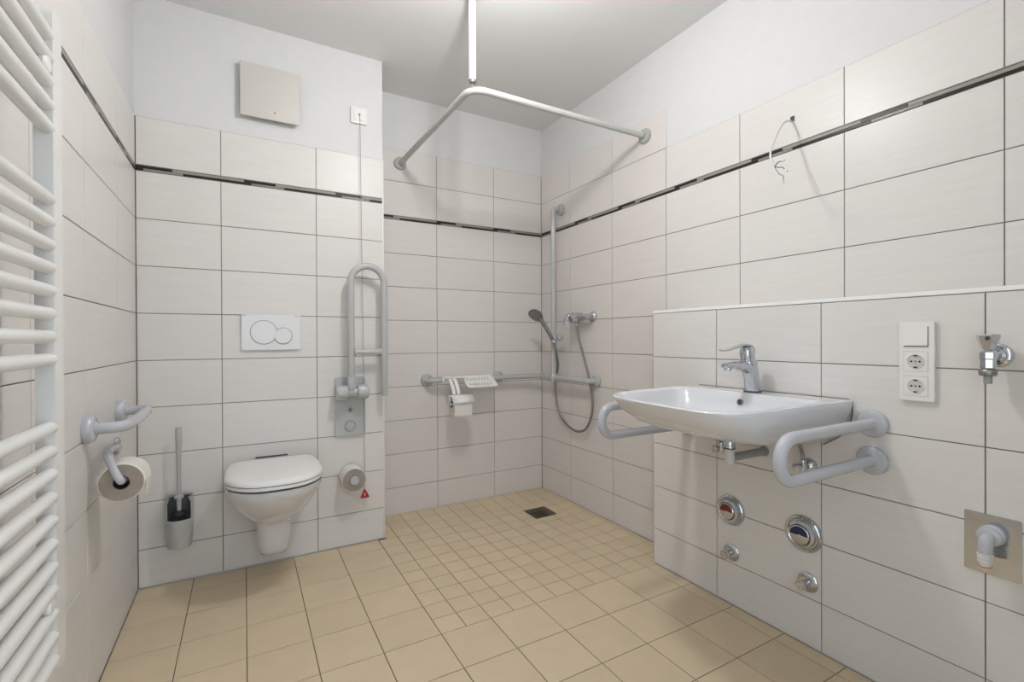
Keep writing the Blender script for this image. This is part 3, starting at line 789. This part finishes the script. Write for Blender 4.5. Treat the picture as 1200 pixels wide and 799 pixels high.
# faucet
FY = -1.440
fa = thing('basin_mixer', 'chrome single lever basin mixer standing at the back of the washbasin', 'faucet', (1.998, FY, ZB))
bm = newbm(); lathe(bm, (1.999, FY, ZB - .001), (0, 0, 1), [(.031, 0), (.031, .003), (.028, .006)], 32); obj('base_ring', bm, M['gap'], fa)
bm = newbm()
sweep(bm, [(1.9995, FY, ZB + .003), (1.996, FY, .885), (1.989, FY, .915), (1.981, FY, .945), (1.977, FY, .962), (1.975, FY, .970)], [(.026, .029), (.0255, .0275), (.0255, .0275), (.0265, .0295), (.026, .0285), (.022, .024)], 28, ref=(0, 1, 0))
obj('body', bm, M['chrome'], fa)
bm = newbm()
sweep(bm, smooth_path([(1.985, FY, .938), (1.95, FY, .945), (1.915, FY, .951), (1.88, FY, .955), (1.853, FY, .953), (1.843, FY, .951)], 4), [(.024, .022)] * 4 + [(.022, .018)] * 4 + [(.0195, .0135)] * 4 + [(.0165, .011)] * 4 + [(.015, .010)] * 4 + [(.011, .007)], 20, ref=(0, 1, 0))
obj('spout', bm, M['chrome'], fa)
bm = newbm(); lathe(bm, (1.861, FY, .950), (-.12, 0, -1), [(.0115, 0), (.0125, .006), (.0125, .014), (.010, .016)], 24); obj('aerator', bm, M['chrome'], fa)
bm = newbm(); sweep(bm, [(1.973, FY, .966), (1.970, FY, .985), (1.967, FY, 1.002), (1.965, FY, 1.014), (1.963, FY, 1.021)], [(.022, .024), (.0245, .026), (.0245, .026), (.021, .0225), (.012, .013)], 28, ref=(0, 1, 0)); obj('cartridge_head', bm, M['chrome'], fa)
bm = newbm(); lv = smooth_path([(1.990, FY, .998), (1.980, FY, 1.016), (1.955, FY, 1.0235), (1.92, FY, 1.0195), (1.87, FY, 1.0085), (1.835, FY, 1.0045), (1.820, FY, 1.0065)], 5)
sweep(bm, lv, [(.018, .006)] * 6 + [(.0185, .0055)] * 6 + [(.013, .0045)] * 6 + [(.0105, .0035)] * 6 + [(.009, .0028)] * 6 + [(.006, .002)], 18, ref=(0, 1, 0)); obj('lever', bm, M['chrome'], fa)

# trap under the basin
tr = thing('basin_trap', 'chrome and plastic drain pipe under the washbasin', 'drain pipe', (1.857, YB, .64))
bm = newbm(); lathe(bm, (1.857, YB - .003, .700), (0, 0, -1), [(.018, 0), (.018, .024), (.0195, .025), (.0195, .030), (.018, .031)], 28); obj('chrome_collar', bm, M['chrome'], tr)
bm = newbm(); lathe(bm, (1.857, YB - .003, .669), (0, 0, -1), [(.0195, 0), (.0195, .003)], 28); obj('black_seal', bm, M['gap'], tr)
bm = newbm(); sweep(bm, [(1.857, YB - .003, .666), (1.857, YB - .003, .622), (1.857, YB - .003, .612)], [.0165, .0165, .012], 22); obj('plastic_pipe', bm, M['wpipe'], tr)
bm = newbm(); sweep(bm, [(1.862, YB - .003, .634), (F - .002, YB + .0, .632)], .0145, 20); obj('outlet_pipe', bm, M['pipe'], tr)
bm = newbm(); lathe(bm, (F, YB, .632), (-1, 0, 0), [(.0185, 0), (.0185, .004), (.015, .006)], 24); obj('wall_collar', bm, M['pipe'], tr)

# angle valves
av = thing('angle_valve', 'chrome angle valve under the washbasin left of the drain pipe', 'valve', (F, -1.292, .616), 'angle valves under the washbasin')
oy = -1.292; oz = .616
bm = newbm(); lathe(bm, (F, oy, oz), (-1, 0, 0), [(.026, 0), (.0255, .005), (.021, .014), (.012, .02), (.010, .021), (.010, .045)], 28); obj('rosette', bm, M['chrome'], av)
bm = newbm(); lathe(bm, (F - .040, oy, oz - .012), (0, 0, 1), [(.011, 0), (.012, .004), (.012, .024), (.009, .027), (.009, .036), (.0065, .038)], 20); obj('body', bm, M['chrome'], av)
bm = newbm(); lathe(bm, (F - .045, oy, oz), (-1, .25, 0), [(.007, 0), (.007, .014), (.014, .016), (.015, .028), (.011, .031)], 8); obj('handle', bm, M['chrome'], av)
bm = newbm(); sweep(bm, smooth_path([(F - .040, oy, oz + .024), (F - .043, oy + .002, oz + .05), (F - .065, oy + .0, oz + .085), (F - .10, oy, oz + .12)], 5), .0058, 12); obj('supply_hose', bm, M['hose'], av)
copy_tree(av, (F, -1.606, .616), 'chrome angle valve seen inside the loop of the nearer basin grab rail')

# basin grab rails
bg_ = thing('basin_grab_rail', 'grey looped grab rail at the left side of the washbasin', 'grab rail', (F, -1.102, .73), 'grab rails flanking the washbasin')
gy = -1.102
for z in (.787, .675): rosette('flange', bg_, (F, gy, z), (-1, 0, 0), .0425, .016, .019, 'greyb')
bm = newbm()
sweep(bm, fillet([(F - .014, gy, .787), (1.580, gy, .787), (1.580, gy, .675), (F - .014, gy, .675)], .0555, 12), .0168, 22); obj('loop', bm, M['greyb'], bg_)
copy_tree(bg_, (F, -1.792, .73), 'grey looped grab rail at the right side of the washbasin beneath the sockets')

# ------------------------------------------------------------------ switch and sockets
so = thing('socket_panel', 'white panel with one switch above two power sockets right of the basin', 'switch panel', (F, -1.903, .98))
yc = -1.9015
def yz(u, v, h): return (h, u, v)
bm = newbm(); prism(bm, rr(-1.943, -1.8625, .869, 1.092, .003, .003, ka=2, ke=1), yz, F + .001, F - .007)
es = [f for f in bm.faces if abs(f.calc_center_median().x - (F - .007)) < 1e-5]
bmesh.ops.inset_region(bm, faces=es, thickness=.011)
for f in es:
    for v in f.verts: v.co.x = F - .0125
pf = obj('panel_frame', bm, M['white'], so, smooth=False)
bm = newbm(); prism(bm, rr(-1.9305, -1.8735, 1.022, 1.0785, .001, .001, ka=1, ke=1), yz, F - .012, F - .0129); obj('rocker_gap', bm, M['gap'], so, smooth=False)
bm = newbm(); prism(bm, rr(-1.929, -1.873, 1.0245, 1.0785, .002, .002, ka=2, ke=1), lambda u, v, h: (h - .003 * (1.0785 - v) / .054 if h < F - .013 else h, u, v), F - .012, F - .0145); obj('rocker', bm, M['white'], so, smooth=False)
for zc in (.980, .9105):
    bm = newbm(); prism(bm, rr(yc - .0284, yc + .0284, zc - .0284, zc + .0284, .001, .001, ka=1, ke=1), yz, F - .012, F - .0127); obj('insert_gap', bm, M['greyp'], so, smooth=False)
    bm = newbm(); prism(bm, rr(yc - .0275, yc + .0275, zc - .0275, zc + .0275, .001, .001, ka=1, ke=1), yz, F - .0125, F - .0135); b = obj('socket', bm, M['white'], so, smooth=False)
    bm = newbm(); lathe(bm, (F - .0136, yc, zc), (-1, 0, 0), [(.0205, -.0002), (.0205, .0015), (.0195, .0022), (.0185, .0012), (.0182, .0004), (.0180, .0002)], 36, cap1=False); obj('socket_rim', bm, M['white'], b)
    bm = newbm(); lathe(bm, (F - .0134, yc, zc), (-1, 0, 0), [(.0178, 0), (.0178, .0006)], 36); obj('socket_well', bm, M['vent'], b)
    bm = newbm()
    for s in (-1, 1): lathe(bm, (F - .0137, yc + s * .0095, zc), (-1, 0, 0), [(.0027, 0), (.0027, .0006)], 14)
    obj('pin_holes', bm, M['dark'], b)
    bm = newbm()
    for s in (-1, 1): box(bm, F - .0167, F - .0134, yc - .004, yc + .004, zc + s * .0165 - .002, zc + s * .0165 + .002)
    obj('earth_clips', bm, M['gap'], b, smooth=False)
    bm = newbm(); lathe(bm, (F - .0134, yc, zc), (-1, 0, 0), [(.003, 0), (.003, .001)], 14); obj('centre_screw', bm, M['hose'], b)

# ------------------------------------------------------------------ washing machine tap
wt = thing('washing_machine_tap', 'chrome tap with flared handle right of the socket panel', 'faucet', (F, -2.066, 1.002))
bm = newbm(); lathe(bm, (F, -2.066, 1.002), (-1, 0, 0), [(.030, 0), (.030, .003), (.025, .007), (.019, .008), (.018, .012), (.0115, .014), (.0115, .045)], 32); obj('rosette', bm, M['chrome'], wt)
ax, ay = F - .052, -2.062
bm = newbm(); lathe(bm, (ax, ay, .968), (0, 0, 1), [(.0135, 0), (.016, .004), (.016, .024), (.0175, .027), (.0175, .042), (.014, .047), (.010, .05), (.009, .056)], 8); obj('body', bm, M['chrome'], wt, ang=.3)
bm = newbm(); lathe(bm, (ax, ay, 1.014), (0, 0, 1), [(.011, 0), (.0135, .006), (.022, .030), (.0235, .0385), (.0215, .041), (.006, .042)], 6); h_ = obj('handle', bm, M['chrome'], wt, ang=.3)
bm = newbm(); lathe(bm, (ax - .0215, ay - .004, 1.0445), (-1, 0, .25), [(.0045, 0), (.004, .0012)], 14); obj('colour_dot', bm, M['dark'], h_)
bm = newbm(); lathe(bm, (ax, ay, .952), (0, 0, 1), [(.0155, 0), (.0175, .003), (.0175, .012), (.0155, .015)], 20); obj('hose_nut', bm, M['hose'], wt)
bm = newbm(); lathe(bm, (ax, ay, .932), (0, 0, 1), [(.0078, 0), (.0085, .004), (.0085, .022)], 18); obj('hose_spigot', bm, M['pipe'], wt)

# ------------------------------------------------------------------ concealed stop valves
def stop(label, y, z, mark, r):
    t = thing('concealed_valve', label, 'valve', (F, y, z), 'round chrome shut off covers')
    bm = newbm(); lathe(bm, (F, y, z), (-1, 0, 0), [(r, 0), (r * 1.01, .002), (r * .97, .008), (r * .90, .011), (r * .82, .010), (r * .80, .0085), (r * .78, .0085)], 48, cap1=False); obj('cover_ring', bm, M['chrome'], t)
    bm = newbm(); lathe(bm, (F, y, z), (-1, 0, 0), [(r * .8, .0085), (r * .74, .0088), (r * .72, .022), (r * .70, .025), (r * .60, .027), (r * .54, .0245), (r * .52, .023)], 48); i_ = obj('inner_ring', bm, M['chrome'], t)
    bm = newbm(); lathe(bm, (F - .024, y, z), (-1, 0, 0), [(r * .52, 0), (r * .52, .004), (r * .49, .0055)], 40); obj('button', bm, M['chrome'], i_)
    # coloured upper half of the button
    bm = newbm(); rb_ = r * .47; n_ = 24
    pts = [(math.cos(PI * k / n_) * rb_, math.sin(PI * k / n_) * rb_) for k in range(n_ + 1)]
    pts += [(-rb_ * .35, -.001), (-rb_ * .1, rb_ * .02), (0, rb_ * .16), (rb_ * .15, rb_ * .06), (rb_ * .4, .001)]
    loft(bm, [[Vector((F - .0290, y - u, z + v)) for u, v in pts], [Vector((F - .0302, y - u, z + v)) for u, v in pts]]); obj('colour_mark', bm, M[mark], i_, smooth=False)
    return t
stop('round chrome cover with red half disc low on the basin wall', -1.3065, .3715, 'bred', .0595)
stop('round chrome cover with blue half disc low on the basin wall', -1.5855, .3785, 'bblue', .0625)
def knob(label, y, z):
    t = thing('wall_stop_knob', label, 'valve', (F, y, z), 'small chrome knobs by the shut off covers')
    bm = newbm(); lathe(bm, (F, y, z), (-1, 0, 0), [(.0335, 0), (.034, .002), (.031, .006), (.020, .009), (.0125, .010), (.0125, .022)], 36); obj('rosette', bm, M['chrome'], t)
    bm = newbm(); lathe(bm, (F - .018, y, z), (-1, .0, 0), [(.0125, 0), (.0125, .007), (.0155, .009), (.0165, .014), (.0165, .031), (.014, .0345), (.001, .035)], 10); k_ = obj('knob', bm, M['chrome'], t, ang=.35)
    bm = newbm(); lathe(bm, (F - .0526, y, z - .001), (-1, 0, 0), [(.0022, 0), (.0022, .0008)], 12); obj('screw', bm, M['dark'], k_)
knob('small chrome knob with rosette below the red marked cover', -1.309, .207)
knob('small chrome knob with rosette below the blue marked cover', -1.600, .218)

# ------------------------------------------------------------------ steel plate with waste connection
wp = thing('waste_connection', 'polished steel plate with pale elbow hose connector low at the right', 'waste connection', (F, -2.056, .516))
bm = newbm(); prism(bm, rr(-2.1095, -2.0025, .4395, .593, .004, .004, ka=4, ke=1), yz, F - .0002, F - .0035, .0008); obj('steel_plate', bm, M['steel'], wp)
wy, wz = -2.058, .544
bm = newbm(); lathe(bm, (F - .003, wy, wz), (-1, 0, 0), [(.024, 0), (.0255, .003), (.0255, .010), (.022, .013), (.020, .014), (.020, .020), (.0235, .022), (.0235, .032), (.019, .035)], 32); obj('ring_nut', bm, M['greyb'], wp)
bm = newbm(); sweep(bm, fillet([(F - .034, wy, wz - .002), (F - .056, wy, wz - .002), (F - .056, wy, wz - .040)], .018, 8), .0145, 20); e_ = obj('elbow', bm, M['greyb'], wp)
bm = newbm()
lathe(bm, (F - .056, wy, wz - .036), (0, 0, -1), [(.0155, 0), (.0158, .004), (.0138, .005), (.0138, .009), (.0152, .010), (.0138, .014), (.0138, .018), (.0148, .019), (.0132, .024), (.0125, .030)], 24); obj('hose_tail', bm, M['wpipe'], e_)
bm = newbm(); lathe(bm, (F - .056, wy, wz - .066), (0, 0, -1), [(.0130, 0), (.0132, .002), (.0105, .0026)], 24); obj('red_seal', bm, M['orange'], e_)

# ------------------------------------------------------------------ loose power cable from the right wall
ca = thing('power_cable', 'loose white power cable with bare wires sticking out of right wall', 'cable', (W, -1.454, 1.878))
bm = newbm(); sweep(bm, smooth_path([(W - .001, -1.457, 1.873), (2.19, -1.459, 1.868), (2.15, -1.463, 1.848), (2.11, -1.466, 1.803), (2.07, -1.474, 1.754), (2.035, -1.486, 1.707), (2.015, -1.501, 1.677), (2.0, -1.523, 1.641)], 6), .0034, 12); obj('sheath', bm, M['wpipe'], ca)
bm = newbm(); box(bm, W - .0012, W + .002, -1.466, -1.450, 1.872, 1.893, .0004, 1); obj('wall_hole', bm, M['dark'], ca)
for (pts, mt) in (([(2.0, -1.523, 1.641), (1.992, -1.540, 1.650), (1.985, -1.559, 1.647)], 'dark'), ([(2.0, -1.523, 1.641), (1.994, -1.545, 1.631), (1.988, -1.556, 1.628), (1.985, -1.569, 1.614)], 'gap'), ([(2.0, -1.523, 1.640), (1.992, -1.542, 1.611), (1.984, -1.562, 1.596), (1.98, -1.564, 1.580)], 'hose')):
    bm = newbm(); sweep(bm, smooth_path(pts, 4), .0014, 8); w_ = obj('wire', bm, M[mt], ca)
    e0, e1 = Vector(pts[-1]), Vector(pts[-2]); dd = (e0 - e1).normalized()
    bm = newbm(); sweep(bm, [e0 - dd * .002, e0 + dd * .010], .0032, 8); obj('wire_clip', bm, M['wpipe'], w_)

# ------------------------------------------------------------------ bare bulb under the ceiling (outside the frame)
bl = thing('pendant_bulb', 'bare bulb in a white socket hanging from the ceiling', 'lamp', (LAMP.x, LAMP.y, HC))
bm = newbm(); lathe(bm, (LAMP.x, LAMP.y, LAMP.z), (0, 0, 1), [(.001, -.04), (.02, -.035), (.034, -.02), (.040, 0), (.036, .018), (.024, .036), (.014, .05), (.013, .055)], 24); obj('bulb', bm, M['bulb'], bl)
bm = newbm(); lathe(bm, (LAMP.x, LAMP.y, LAMP.z + .052), (0, 0, 1), [(.018, 0), (.019, .004), (.019, .05), (.008, .06)], 20); obj('socket', bm, M['white'], bl)
bm = newbm(); sweep(bm, [(LAMP.x, LAMP.y, LAMP.z + .105), (LAMP.x, LAMP.y, HC)], .003, 8); obj('flex', bm, M['white'], bl)
